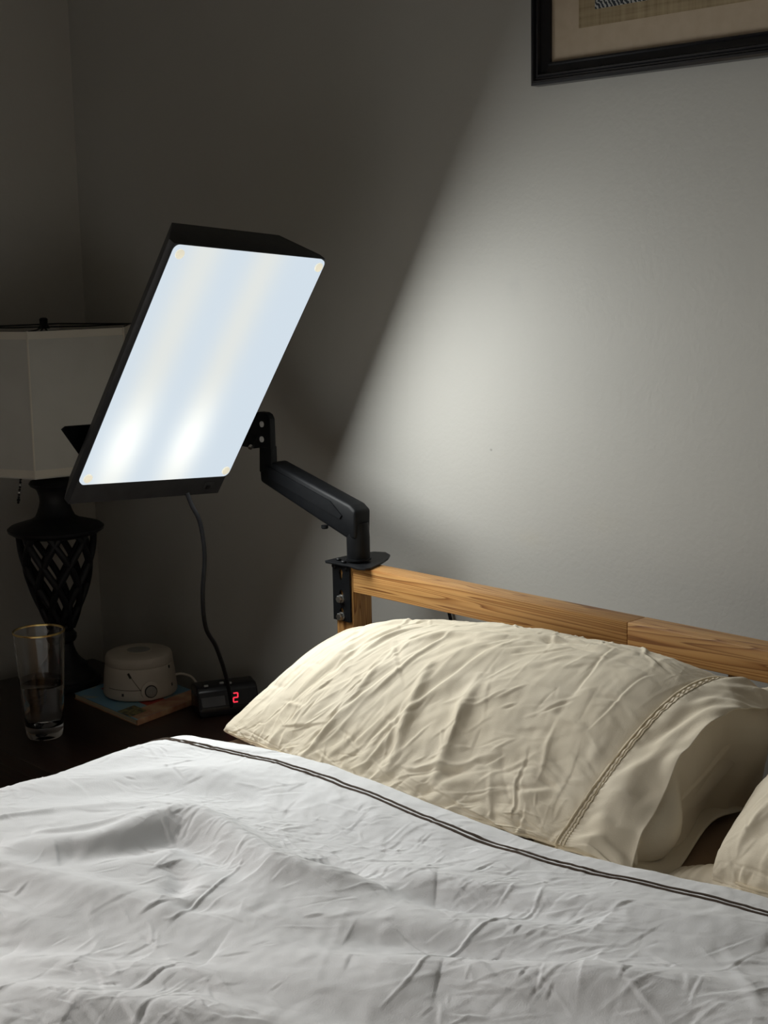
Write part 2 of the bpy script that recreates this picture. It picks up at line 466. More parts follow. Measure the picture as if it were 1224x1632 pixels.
# ================================================================== STRUCTURE
def struct(name, bm, material, parent=None):
    o = bm_obj(name, bm, material, parent); 
    if parent is None: o['kind'] = 'structure'
    return o
X0, X1, Y0, Y1, ZC = -.072, 3.7, -3.5, .07, 2.5
def sbox(name, lo, hi, material):
    bm = bmesh.new(); bx(bm, lo, hi, 0); return struct(name, bm, material)
sbox('floor', (X0 - .1, Y0 - .1, -.1), (X1 + .1, Y1 + .1, 0), M_floor)
sbox('ceiling', (X0 - .1, Y0 - .1, ZC), (X1 + .1, Y1 + .1, ZC + .1), M_ceil)
sbox('wall_back', (X0 - .1, Y1, 0), (X1 + .1, Y1 + .1, ZC), M_wall)
sbox('wall_left', (X0 - .1, Y0, 0), (X0, Y1, ZC), M_wall2)
sbox('wall_right', (X1, Y0, 0), (X1 + .1, Y1, ZC), M_wall2)
sbox('wall_front', (X0, Y0 - .1, 0), (X1, Y0, ZC), M_wall2)
sbox('baseboard_back', (X0, Y1 - .014, 0), (X1, Y1, .11), M_trim)
sbox('baseboard_left', (X0, Y0, 0), (X0 + .014, Y1 - .014, .11), M_trim)

# ================================================================== BED
bed = thing('bed_frame', (1.70, -1.05, 0), 'honey pine bed frame with a grained wooden headboard rail against the wall', 'bed')
def at_bed(o): o.parent = bed; o.matrix_parent_inverse = Matrix.Translation(bed.location).inverted(); return o
POST_X0, POST_X1, RZ0, RZ1 = .913, .9545, .812, .8545
BX1 = 2.50
r1 = at_bed(box('headboard_rail', (POST_X1 - .0, -.1, RZ0), (1.5035, -.058, RZ1), M_pine_a, bevel=.0016))
r2 = at_bed(box('headboard_rail', (1.5037, -.1, RZ0), (BX1 - .041, -.058, RZ1), M_pine_b, bevel=.0016))
r2['label'] = 'darker finger-jointed length of the rail'
for px in (POST_X0, BX1 - .041):
    at_bed(box('headboard_post', (px, -.1, 0), (px + .0412, -.058, RZ1), M_pine_p, bevel=.0016))
at_bed(box('headboard_rail', (POST_X1, -.095, .40), (BX1 - .041, -.063, .45), M_pine_a, bevel=.0016))
at_bed(box('headboard_upright', (1.656, -.090, .45), (1.674, -.070, RZ0), M_pine_p, bevel=.0016))
for px in (.925, BX1 - .0412):
    at_bed(box('side_rail', (px, -2.06, .26), (px + .028, -.1, .38), M_pine_p, bevel=.002))
for px in (POST_X0, BX1 - .041):
    at_bed(box('foot_post', (px, -2.10, 0), (px + .041, -2.06, .40), M_pine_p, bevel=.002))
at_bed(box('foot_rail', (POST_X1, -2.095, .27), (BX1 - .041, -2.065, .38), M_pine_a, bevel=.002))
for k in range(12):
    at_bed(box('slat', (.953, -.26 - k * .155, .345), (2.459, -.19 - k * .155, .362), M_pine_a, bevel=.002))

MZ = .655
bm = bmesh.new(); bx(bm, (1.0, -2.03, .364), (2.44, -.115, MZ), .035, 4)
mattress = bm_obj('mattress', bm, M_sheet, None, True, 50)
tag(mattress, 'mattress under a tan fitted sheet, showing in the gap between the two pillows', 'mattress')

# ------------------------------------------------------------------ duvet
HEM = -.448
XE = .972                                     # the duvet's left face
PLAIN = [] 
def strokes(n, ga, gb, amax, bmax, angle_fn, seed, dens=None, lens=(.015, .07), wid=(.0022, .006), amp=(.0006, .0022)):
    """many short sharp creases on a regular patch (ga, gb: 1-D metric coordinates of the grid)"""
    g = np.random.RandomState(seed)
    out = np.zeros((ga.size, gb.size))
    asc = gb if gb[0] < gb[-1] else gb[::-1]
    fl = gb[0] > gb[-1]
    for _ in range(n):
        ca = ga[0] + (ga[-1] - ga[0]) * g.rand(); cb = asc[0] + (asc[-1] - asc[0]) * g.rand()
        u = g.rand(); th = angle_fn(ca, cb, g)
        l = lens[0] + (lens[1] - lens[0]) * g.rand() ** 2.2
        w = min(wid[0] + (wid[1] - wid[0]) * g.rand() ** 1.5, l * .11)
        am = (amp[0] + (amp[1] - amp[0]) * g.rand() ** 1.6) * (1 if g.rand() < .68 else -.6)
        kk = (g.rand() - .5) * 5; kind = g.rand(); wig = (g.rand() - .5) * .006; wf = 40 + 80 * g.rand()
        if dens is not None and u > dens(ca, cb): continue
        R = l + 4 * w
        i0, i1 = np.searchsorted(ga, ca - R), np.searchsorted(ga, ca + R)
        j0, j1 = np.searchsorted(asc, cb - R), np.searchsorted(asc, cb + R)
        if i1 - i0 < 2 or j1 - j0 < 2: continue
        if fl: j0, j1 = gb.size - j1, gb.size - j0
        A, B = np.meshgrid(ga[i0:i1] - ca, gb[j0:j1] - cb, indexing='ij')
        t = A * math.cos(th) + B * math.sin(th); q = -A * math.sin(th) + B * math.cos(th) - kk * t * t - wig * np.sin(t * wf)
        f = np.clip(1 - (t / l) ** 2, 0, 1) ** 1.5
        wl_ = w * (.55 + .45 * f)
        if kind < .55: pr = np.exp(-(q / wl_) ** 2)
        elif kind < .85: pr = np.tanh(q / wl_ * 1.6) * np.exp(-(q / (wl_ * 3.2)) ** 2)
        else: pr = np.exp(-(q / wl_) ** 2) - .8 * np.exp(-((q - 1.9 * wl_) / (1.4 * wl_)) ** 2)
        out[i0:i1, j0:j1] += am * f * pr
    return out

def bilerp(ga, gb, T, X, Y):
    """sample table T (on ascending ga, gb) at X, Y"""
    fi = np.clip(np.interp(X, ga, np.arange(ga.size)), 0, ga.size - 1.001); fj = np.clip(np.interp(Y, gb, np.arange(gb.size)), 0, gb.size - 1.001)
    i = fi.astype(int); j = fj.astype(int); a = fi - i; b = fj - j
    return (T[i, j] * (1 - a) + T[i + 1, j] * a) * (1 - b) + (T[i, j + 1] * (1 - a) + T[i + 1, j + 1] * a) * b

CGA = np.linspace(.60, 2.45, 1240); CGB = np.linspace(-1.95, -.40, 1040)
def _dang(a, b, g):
    k = g.rand()
    base = 34 if k < .42 else (88 if k < .70 else 2)
    return math.radians(base + g.randn() * 17)
def _dd(a, b):
    return float(np.clip(.30 + 1.3 * PN[5](np.array(a * 4.0), np.array(b * 4.0 + 7)), .10, 1))
CREASES = strokes(22000, CGA, CGB, 0, 0, _dang, 5, _dd, (.010, .050), (.0011, .0030), (.0003, .0012))
CREASES += strokes(800, CGA, CGB, 0, 0, _dang, 8, _dd, (.045, .13), (.0025, .007), (.0005, .0014))

def duvet_height(X, Y):
    ca, sa = math.cos(math.radians(34)), math.sin(math.radians(34))
    a = X * ca + Y * sa; b = -X * sa + Y * ca
    wa = PN[0](X * 2.3, Y * 2.3) * .12; wb = PN[1](X * 2.3 + 7, Y * 2.3) * .12
    hem = sstep(HEM - .02, HEM - .16, Y)       # calm near the hem
    side = .3 + .7 * sstep(1.02, 1.16, X)       # and over the left shoulder
    z = .0165 * PN[2](a * 1.7 + 3, b * 6.0 + wb * 5) * (.2 + .8 * hem) * side
    z += .0060 * PN[3](a * 3.6 + wa * 6, b * 13 + wb * 9) * (.25 + .75 * hem) * side
    z += .0016 * PN[6](X * 15 + wa * 18, Y * 15 + wb * 18) * side
    z += bilerp(CGA, CGB, CREASES, X, Y) * (.55 + .45 * hem)
    z += .0004 * PN[10](X * 75 + wa * 40, Y * 75 + wb * 40)
    # the folds one can name in the photograph
    F = lambda pts, amp, w, asym=0.0: crease(X, Y, pts, amp, w, asym)
    z += F([(1.236, -.905), (1.301, -.823), (1.305, -.757), (1.319, -.704), (1.376, -.702), (1.449, -.714), (1.53, -.711), (1.648, -.62)], .017, .026)
    z += F([(1.30, -.87), (1.34, -.79), (1.36, -.745), (1.42, -.745), (1.50, -.75)], -.014, .022)
    z += F([(1.12, -1.0), (1.20, -.98), (1.30, -.93), (1.40, -.885), (1.50, -.84)], .014, .028)
    z += F([(1.23, -.86), (1.27, -.79), (1.28, -.73)], .007, .010)
    z += F([(1.15, -.92), (1.16, -.85), (1.18, -.80)], .004, .006)
    z += F([(1.742, -.557), (1.764, -.609), (1.754, -.65), (1.756, -.713), (1.761, -.744), (1.78, -.793), (1.787, -.84)], .0020, .0018)
    z += F([(1.455, -.735), (1.468, -.747), (1.505, -.852), (1.50, -.87)], .0020, .0020)
    z += F([(1.47, -.85), (1.505, -.83), (1.54, -.80)], -.004, .012)
    z += F([(1.40, -.79), (1.44, -.80), (1.47, -.84)], -.010, .016)
    z += F([(1.44, -1.018), (1.604, -.913), (1.798, -.776)], .014, .032)
    z += F([(1.50, -.96), (1.70, -.83), (1.90, -.70)], -.012, .028)
    z += F([(1.59, -.874), (1.786, -.763), (1.934, -.676), (2.05, -.60)], .015, .032)
    z += F([(1.55, -.63), (1.68, -.60), (1.80, -.57), (1.98, -.54)], .008, .025)
    z += F([(1.50, -.665), (1.62, -.65), (1.74, -.62), (1.84, -.60)], -.014, .024)
    z += F([(1.25, -1.10), (1.38, -1.02), (1.55, -.93)], -.010, .024)
    z += F([(1.36, -1.16), (1.50, -1.06), (1.68, -.95), (1.86, -.85)], .010, .026)
    z += F([(1.60, -1.05), (1.74, -.97), (1.92, -.86)], -.009, .024)
    z += F([(1.10, -.86), (1.17, -.80), (1.22, -.72), (1.27, -.65)], .005, .014)
    z += F([(1.66, -.76), (1.76, -.71), (1.88, -.66)], -.008, .020)
    return z

# how the hem wanders across the bed
HX = np.linspace(.6, 2.75, 216)
HY = np.interp(HX, [.6, .9, 1.05, 1.10, 1.20, 1.31, 1.43, 1.54, 1.64, 1.72, 1.80, 1.86, 1.94, 2.1, 2.75],
               [-.075, -.07, -.060, -.047, -.015, .002, -.004, -.010, -.014, -.006, .012, .030, .046, .055, .055])
HY = np.convolve(np.pad(HY, 6, mode='edge'), np.ones(13) / 13, mode='valid')
def duvet_surface(S, Y):
    """S runs across the bed; below S=XE+R*pi/2.. it turns down the left side. Y runs from the hem to the foot"""
    R = .105
    flat0 = XE + R                              # x where the top begins to curve
    t = np.clip((flat0 - S) / (R * 1.5708), 0, 1.0) * 1.5708
    over = np.maximum(0, (flat0 - S) - R * 1.5708)
    x = np.where(S >= flat0, S, flat0 - R * np.sin(t))
    top = .7015
    z = np.where(S >= flat0, top, top - R * (1 - np.cos(t))) - over
    nx, nz = -np.sin(t), np.cos(t)
    R2 = .045                                   # right edge
    rr = np.clip((S - 2.42) / (R2 * 1.5708), 0, 1) * 1.5708
    over2 = np.maximum(0, S - 2.42 - R2 * 1.5708)
    x = np.where(S > 2.42, 2.42 + R2 * np.sin(rr), x); z = np.where(S > 2.42, top - R2 * (1 - np.cos(rr)) - over2, z)
    nz = np.where(S > 2.42, np.cos(rr), nz); nx = np.where(S > 2.42, np.sin(rr), nx)
    h = duvet_height(S, Y)
    # rolled hem
    e = np.clip((HEM - Y) / .016, 0, 1)
    roll = -.042 * (1 - np.sqrt(np.clip(1 - (1 - e) ** 2, 0, 1)))
    h = h * (.5 + .5 * e) - .004 * sstep(HEM - .06, HEM, Y) + roll * np.maximum(nz, .15)
    # slow rise and sag of the filling
    h += .010 * np.sin((S - 1.1) * 3.1 + .6) * np.sin((Y + .3) * 2.7) * sstep(0, .2, HEM - Y)
    wob = np.interp(S, HX, HY) + .003 * PN[11](S * 3.3, Y * 0 + 2.2)
    return np.stack([x + nx * h, Y + wob * sstep(-.75, HEM, Y), z + nz * h], -1)

su = np.concatenate([np.linspace(.62, 1.02, 90, endpoint=False), np.linspace(1.02, 2.12, 720, endpoint=False), np.linspace(2.12, 2.75, 70)])
sv = np.concatenate([HEM - .035 * (1 - np.cos(np.linspace(0, np.pi / 2, 24, endpoint=False))), np.linspace(HEM - .036, -1.18, 500, endpoint=False), np.linspace(-1.18, -2.0, 90)])
SG, YG = np.meshgrid(su, sv, indexing='ij')
PD = duvet_surface(SG, YG)
duvet = grid_obj('duvet', PD, M_duvet)
tag(duvet, 'rumpled white linen duvet with brown double stripe along its hem, covering the bed', 'duvet')

def ribbon(name, y0, y1, lift, material, parent):
    s = np.linspace(.70, 2.6, 700); k = 7
    tt = np.linspace(-1, 1, k)
    S2, T2 = np.meshgrid(s, tt, indexing='ij')
    Yc = (y0 + y1) / 2 + (y1 - y0) / 2 * T2 + .0006 * PN[3](S2 * 40, S2 * 0 + y0 * 100)
    P = duvet_surface(S2, Yc)
    du = duvet_surface(S2 + .002, Yc) - P; dv = duvet_surface(S2, Yc - .002) - P
    nn = np.cross(dv, du); nn /= np.linalg.norm(nn, axis=-1, keepdims=True) + 1e-12
    nn *= np.sign(nn[..., 2:3] + 1e-9)
    P = P + nn * (lift * np.sqrt(np.clip(1 - T2 ** 2, 0, 1)) + .0002)[..., None]
    return grid_obj(name, P, material, parent)
ribbon('embroidered_stripe', HEM - .0480, HEM - .0522, .0012, M_stripe, duvet)
ribbon('embroidered_stripe', HEM - .0560, HEM - .0602, .0012, M_stripe, duvet)

# ------------------------------------------------------------------ pillows
def spow(a, p): return np.sign(a) * np.abs(a) ** p
def pillow_surface(U, V, x0, Ln, yf, yb, zf, zb, bulge, open_end, mir=1.0, yshift=0.0, endp=4.6, lift=0.0):
    """U 0..1 left to right, V 0..1 around the section (0 = front edge, .5 = back edge; 0-.5 top, .5-1 bottom)"""
    e = 2 * U - 1
    endL = np.clip(1 - np.clip(-e, 0, 1) ** endp, 0, 1) ** .55
    endR = np.clip(1 - open_end * np.clip(e, 0, 1) ** 8, 0, 1) ** .55
    th = np.where(e < 0, endL, endR)
    wy = 1 - .10 * np.clip(-e, 0, 1) ** 4 - .05 * np.clip(e, 0, 1) ** 4
    ang = V * 2 * np.pi
    s = -spow(np.cos(ang), .82)                  # -1 front .. 1 back
    c = np.clip(1 - s * s, 0, 1)
    base = zf + (zb + lift * sstep(.12, .60, U) - zf) * (s * .5 + .5)
    mid = MZ + .012 + (base - MZ) * .52
    topz = base + bulge * th * c ** .62
    botz = np.where(e < 0, MZ + .004 + 0 * s, np.maximum(MZ + .004, mid - .06 * th * c ** .5))
    # edge seam height
    seamz = MZ + .016 + (base - MZ - .016) * (.30 + .35 * (s * .5 + .5))
    flo = np.where(e < 0, .48, .16)
    prof = c ** .34 * (flo + (1 - flo) * th)
    prob = np.where(e < 0, c ** .34, prof)
    seamz = np.where(e < 0, seamz - (seamz - MZ - .012) * .5 * np.clip(-e, 0, 1) ** 3 * (1 - s) * .5, seamz)
    z = np.where(V < .5, seamz + (topz - seamz) * prof, seamz + (botz - seamz) * prob)
    yfu = yf + yshift * sstep(.55, .95, U)
    y = (yfu + yb) / 2 + s * (yb - yfu) / 2 * wy
    bow = .012 * np.clip(1 - s * s, 0, 1) * np.where(e < 0, (-e) ** 6, -(e ** 6) * open_end)
    x = x0 + Ln * (.5 + mir * (U - .5)) - mir * bow
    P = np.stack([x, y, z], -1)
    return P

def wrinkle_pillow(P, V, Ln, seed, mir):
    """drag creases running in arcs round the pulled front corner by the case's seam, in (length, girth) coordinates"""
    nu, nv = P.shape[:2]
    girth = .84
    tt = np.linspace(0, 1, nu); ga = Ln * (tt - .55 * np.sin(2 * np.pi * tt) / (2 * np.pi)); gb = np.linspace(0, girth, nv)
    A, B = np.meshgrid(ga, gb, indexing='ij')
    ca, cb = Ln * (.80 if mir > 0 else .2), -.06
    def ang(a, b, g):
        k = g.rand()
        t = math.atan2(b - cb, a - ca) + math.pi / 2
        if k < .78: return t + g.randn() * .22
        return t + math.pi / 2 + g.randn() * .45
    rho = np.hypot(A - ca, B - cb); th = np.arctan2(B - cb, A - ca)
    w1 = PN[seed % 12](A * 6, B * 6 + seed); w2 = PN[(seed + 1) % 12](A * 3 + 5, B * 3)
    z = .0034 * PN[(seed + 2) % 12](rho * 22 + w2 * 1.2, th * 2.2 + 4)
    z += .0022 * PN[(seed + 3) % 12](rho * 45 + w1 * .8, th * 4 + 1)
    z += .0012 * PN[(seed + 6) % 12](A * 24 + w1 * 2, B * 24 + w2 * 2)
    z += .0004 * PN[(seed + 7) % 12](A * 80, B * 80)
    dn = lambda a, b: .95 if b < .45 else .2
    z += strokes(1500, ga, gb, 0, 0, ang, 31 + seed, dn, (.012, .075), (.0014, .0036), (.0005, .0018))
    z += strokes(190, ga, gb, 0, 0, ang, 57 + seed, dn, (.05, .15), (.003, .007), (.0010, .0032))
    # tucks gathering into the front edge
    fr = lambda a, b, g: math.radians(90) + g.randn() * .25
    z += strokes(260, ga, gb, 0, 0, fr, 77 + seed, lambda a, b: max(0, 1 - b / .13), (.02, .06), (.0022, .005), (.001, .0032))
    return z

def normals_of(P, wrap=True):
    du = np.gradient(P, axis=0)
    if wrap:
        dv = np.roll(P, -1, 1) - np.roll(P, 1, 1)
    else: dv = np.gradient(P, axis=1)
    n = np.cross(du, dv); n /= np.linalg.norm(n, axis=-1, keepdims=True) + 1e-9
    return n

def make_pillow(name, label, x0, Ln, yf, yb, zf, zb, bulge, seed, cuff=True, mir=1.0, yshift=0.0, nu=520, nv=620, endp=4.6, lift=0.0):
    tt = np.linspace(0, 1, nu); tt = tt - .55 * np.sin(2 * np.pi * tt) / (2 * np.pi)
    U, V = np.meshgrid(tt, np.linspace(0, 1, nv, endpoint=False), indexing='ij')
    args = (x0, Ln, yf, yb, zf, zb, bulge)
    P = pillow_surface(U, V, *args, .93, mir, yshift, endp, lift)
    n = normals_of(P)
    cen = P.mean(axis=1, keepdims=True)
    flip = np.sign(np.sum(n * (P - cen), -1, keepdims=True).mean())
    n = n * flip
    w = wrinkle_pillow(P, V, Ln, seed, mir)
    X, Y = P[..., 0], P[..., 1]
    if name == 'pillow' and seed == 1:
        F = lambda pts, amp, wd: crease(X, Y, pts, amp, wd)
        top = (V < .5)
        w += top * (F([(1.33, -.30), (1.36, -.39), (1.375, -.43)], .006, .008) + F([(1.42, -.30), (1.44, -.38), (1.45, -.43)], .007, .010)
                    + F([(1.24, -.29), (1.30, -.24), (1.40, -.225)], .005, .008) + F([(1.36, -.25), (1.43, -.21), (1.56, -.19)], .0045, .007)
                    + F([(1.12, -.22), (1.20, -.165), (1.32, -.135), (1.5, -.125)], .006, .012) + F([(1.10, -.28), (1.17, -.20), (1.27, -.165), (1.42, -.155)], .005, .010))
    edge = (.35 + .65 * sstep(0, .10, U)) * (1 - .85 * sstep(.80, .92, U))
    P = P + n * (w * edge)[..., None]
    P[..., 2] = np.maximum(P[..., 2], MZ + .004)
    cap = np.repeat(P[:1].mean(axis=1, keepdims=True), P.shape[1], axis=1)
    mid_ = cap * .45 + P[:1] * .55; mid_[..., 0] -= mir * .004; cap[..., 0] -= mir * .005
    cap2 = np.repeat(P[-1:].mean(axis=1, keepdims=True), P.shape[1], axis=1)
    o = grid_obj(name, np.concatenate([cap, mid_, P, cap2], 0), M_case, None, wrap=True)
    tag(o, label, 'pillow', )
    # piped edge seam
    lo = [tuple(P[i, 0] + np.array([0, -.001, 0])) for i in range(30, nu - 60, 6)]
    tube_obj('edge_seam', lo, .0016, M_thread, o, 6)
    return o, P, n

pillow, PP, PNrm = make_pillow('pillow', 'plump cream pillow in a creased linen case leaning on the pine headboard rail', 1.018, .712, -.438, -.108, .692, .797, .060, 1, lift=.045, endp=5.5, yshift=.010)

def make_cuff(parent, P, n, U_of, x_seam, length):
    """open hem of the pillowcase: a loose band of cloth from the hemstitch seam past the pillow's end, and its inner facing"""
    nu, nv = P.shape[:2]
    vi = np.arange(-int(.07 * nv), int(.49 * nv)) % nv
    fr = np.linspace(0, 1, vi.size)
    xs = x_seam[0] + (x_seam[1] - x_seam[0]) * fr
    ii = np.searchsorted(U_of, xs).clip(1, nu - 1)
    ker = np.ones(15) / 15
    sm_ = lambda R: np.stack([np.convolve(np.pad(R[:, c], 7, mode='edge'), ker, mode='valid') for c in range(3)], -1)
    ring = sm_(P[ii, vi]); nr = sm_(n[ii, vi])
    length = length - (xs - x_seam[0])
    s_ = np.linspace(0, 1, vi.size)
    k = 64
    T = np.linspace(0, 1, k)
    out = np.zeros((k, vi.size, 3))
    for a, t in enumerate(T):
        x = ring[:, 0] + t * length * (1 + .10 * np.sin(s_ * 9 + 1))
        z = ring[:, 2] - .012 * t * t + .002 * np.sin(np.pi * min(t * 1.6, 1))
        z += .008 * t * np.sin(s_ * 15) * (.5 + .5 * np.sin(s_ * 4))
        z += .0010 * np.sin(s_ * 330 + 3 * np.sin(s_ * 31)) * np.exp(-((t - .10) / .07) ** 2)       # gathered stitches
        dent = (PN[5](s_ * 8.5 + 3 + .8 * t, np.full_like(s_, t * 1.5)) * .011 + PN[6](s_ * 19 - 2 * t, np.full_like(s_, t * 2.5)) * .005) * sstep(.05, .5, np.full_like(s_, t))
        z += dent + .003 * PN[2](s_ * 14, s_ * 0 + t * 3) * t
        y = ring[:, 1] + .006 * PN[4](s_ * 6, s_ * 0 + t * 2) * t
        out[a] = np.stack([x, y, np.maximum(z, MZ + .004)], -1)
    out += nr[None] * (.0035 + .004 * T)[:, None, None]
    c = grid_obj('pillowcase_cuff', out, M_case, parent)
    sol = c.modifiers.new('cloth', 'SOLIDIFY'); sol.thickness = .0012; sol.offset = 0
    sp = [tuple(ring[j] + nr[j] * .0048) for j in range(0, vi.size, 3)]
    tube_obj('hemstitch', sp, .0017, M_thread, parent, 6)
    for d in (.007, .011):                       # the twin rows of topstitching
        st = [tuple(out[int(d / length[j] * k)][j] + nr[j] * .0012) for j in range(0, vi.size, 2)]
        tube_obj('topstitch', st, .0006, M_thread, parent, 5)
    # inner facing sagging from under the cuff down to the sheet
    m0 = int(.10 * vi.size)
    top = out[int(k * .80)][m0:] - nr[m0:] * .006
    q = 40
    F = np.zeros((q, top.shape[0], 3))
    ss = np.linspace(0, 1, top.shape[0])
    for a in range(q):
        t = a / (q - 1)
        bx_ = 1.744 - .036 * ss + .011 * np.sin(ss * 17 + .6) + .006 * np.sin(ss * 41)
        by_ = np.clip(top[:, 1], -.40, -.09)
        bul = .013 * np.sin(np.pi * t) * (1 + .8 * np.sin(ss * 17 + 2) + .5 * np.sin(ss * 37)) 
        x = top[:, 0] * (1 - t) + bx_ * t + bul; y = top[:, 1] * (1 - t) + by_ * t + .004 * np.sin(ss * 30 + t * 3) * t
        z = top[:, 2] * (1 - t ** 1.2) + (MZ + .010) * t ** 1.2
        F[a] = np.stack([x, y, np.maximum(z, MZ + .006)], -1)
    f = grid_obj('case_inner_facing', F, M_case, parent)
    sol = f.modifiers.new('cloth', 'SOLIDIFY'); sol.thickness = .0012; sol.offset = 0
    return c
_tt = np.linspace(0, 1, PP.shape[0]); _tt = _tt - .55 * np.sin(2 * np.pi * _tt) / (2 * np.pi)
make_cuff(pillow, PP, PNrm, 1.018 + .712 * _tt, (1.642, 1.694), .108)
# the lower layer of the case, lying out on the sheet beyond the pillow's end
uu, vv = np.meshgrid(np.linspace(0, 1, 40), np.linspace(0, 1, 90), indexing='ij')
fx = 1.60 + (.176 - .058 * vv) * uu + .003 * np.sin(vv * 7) * uu
fy = -.44 + .34 * vv + 0 * uu
fz = MZ + .008 + .016 * uu * (1 - uu) * 2 + .010 * np.sin(vv * 9 + uu * 3) * uu * uu + .012 * uu * vv
lower = grid_obj('case_lower_layer', np.stack([fx, fy, np.maximum(fz, MZ + .004)], -1), M_case, pillow)
_s = lower.modifiers.new('cloth', 'SOLIDIFY'); _s.thickness = .0014; _s.offset = 0

_hu, _hv = np.meshgrid(np.linspace(0, 1, 40), np.linspace(0, 1, 24), indexing='ij')
_hx = 1.775 + .115 * _hu; _hy = -.372 + .018 * np.sin(_hu * 4) + .05 * (_hv - .5)
_hz = MZ + .006 + .014 * np.sqrt(np.clip(1 - (2 * _hv - 1) ** 2, 0, 1)) * (.5 + .5 * np.sin(np.pi * np.clip(_hu * 1.1, 0, 1))) + .0007 * np.sin(_hu * 70 + _hv * 2 + 3 * np.sin(_hu * 9)) + .010 * _hu
HEMFOLD = np.stack([_hx, _hy, _hz], -1)
pillow2, PP2, PN2_ = make_pillow('pillow', 'second cream pillow cut off by the right edge of the photo', 1.826, .58, -.392, -.11, .74, .80, .050, 4, mir=1.0, nu=260, nv=300, endp=9)

hf = grid_obj('case_hem_fold', HEMFOLD, M_case, pillow2)
_s = hf.modifiers.new('cloth', 'SOLIDIFY'); _s.thickness = .0014; _s.offset = 0

# ================================================================== NIGHTSTAND
ns = thing('nightstand', (.37, -.22, 0), 'dark espresso wood nightstand beside the bed holding the lamp, glass and clock', 'nightstand')
def at_ns(o): o.parent = ns; o.matrix_parent_inverse = Matrix.Translation(ns.location).inverted(); return o
NX0, NX1, NY0, NY1, NZ = -.004, .80, -.45, -.0, .5
at_ns(box('table_top', (NX0, NY0, NZ - .028), (NX1, NY1, NZ), M_esp, bevel=.004))
at_ns(box('side_panel', (NX0 + .02, NY0 + .02, .08), (NX0 + .04, NY1 - .01, NZ - .028), M_esp))
at_ns(box('side_panel', (NX1 - .04, NY0 + .02, .08), (NX1 - .02, NY1 - .01, NZ - .028), M_esp))
at_ns(box('back_panel', (NX0 + .04, NY1 - .022, .08), (NX1 - .04, NY1 - .012, NZ - .028), M_esp))
at_ns(box('bottom_panel', (NX0 + .04, NY0 + .03, .08), (NX1 - .04, NY1 - .022, .10), M_esp))
for (za, zb_) in ((.105, .285), (.29, .468)):
    d = at_ns(box('drawer', (NX0 + .043, NY0 + .012, za), (NX1 - .043, NY0 + .20, zb_), M_esp, bevel=.003))
    kz = (za + zb_) / 2
    kb = disc_along('knob', ((NX0 + NX1) / 2, NY0 + .012, kz), (0, -1, 0), .014, .022, M_black, d)
    kb.matrix_parent_inverse = Matrix.Identity(4)
for px in (NX0 + .02, NX1 - .06):
    for py in (NY0 + .02, NY1 - .05):
        at_ns(box('leg', (px, py, 0), (px + .04, py + .04, .08), M_esp))

# ================================================================== TABLE LAMP
LX, LY = .123, -.148
tl = thing('table_lamp', (LX, LY, NZ), 'unlit table lamp with twisted black iron lattice base and pale panelled shade on nightstand', 'lamp')
lathe_obj('lamp_base', [(0, 0), (.072, 0), (.074, .006), (.073, .012), (.066, .016), (.064, .022), (.056, .028), (.050, .034), (.047, .042), (.038, .050), (.031, .058), (.026, .068), (.022, .080),
                        (.021, .088), (.026, .092), (.029, .098), (.029, .106), (.024, .112), (.020, .118), (0, .118)], M_iron, tl)
ZB, ZT = .116, .318
def urn_r(t):                                     # t 0 bottom .. 1 top
    return .019 + (.0735 - .019) * math.sin(min(1, t * .98 + .02) * math.pi / 2) ** .95
lathe_obj('lattice_bottom_ring', [(.010, ZB - .004), (.021, ZB - .004), (.027, ZB + .006), (.026, ZB + .012), (.010, ZB + .012)], M_iron, tl)
NSTR = 8
def strand(direction):
    bm = bmesh.new()
    pts = []
    for i in range(27):
        t = i / 26; r_ = urn_r(t); a = direction * t * 1.75
        pts.append((r_ * math.cos(a), r_ * math.sin(a), ZB + .004 + t * (ZT - ZB)))
    tube(bm, pts, .0070, 8)
    me = bpy.data.meshes.new('lattice_strand'); bmesh.ops.recalc_face_normals(bm, faces=bm.faces); bm.to_mesh(me); bm.free()
    for p in me.polygons: p.use_smooth = True
    me.materials.append(M_iron); return me
for direction in (1, -1):
    sm = strand(direction)
    for k in range(NSTR):
        o = bpy.data.objects.new('lattice_strand', sm); COL.objects.link(o); o.parent = tl
        o.rotation_euler = (0, 0, 2 * math.pi * (k + .25) / NSTR)
lathe_obj('lamp_collar_disc', [(0, .312), (.074, .312), (.086, .316), (.0945, .322), (.096, .327), (.090, .332), (.070, .338), (.052, .343), (.040, .350), (.035, .360), (.031, .372), (.029, .382),
                               (.030, .392), (.033, .402), (.036, .407), (.046, .413), (.0485, .418), (.045, .423), (.030, .429), (.014, .432), (.011, .440), (0, .440)], M_iron, tl)
lathe_obj('lamp_socket', [(0, .440), (.016, .440), (.017, .500), (.015, .505), (.008, .507), (0, .507)], M_iron, tl, 20)
lathe_obj('light_bulb', [(0, .507), (.012, .508), (.013, .522), (.020, .545), (.029, .570), (.029, .590), (.020, .610), (0, .617)], mat('white_bulb', (.8, .8, .78), .3), tl, 24)
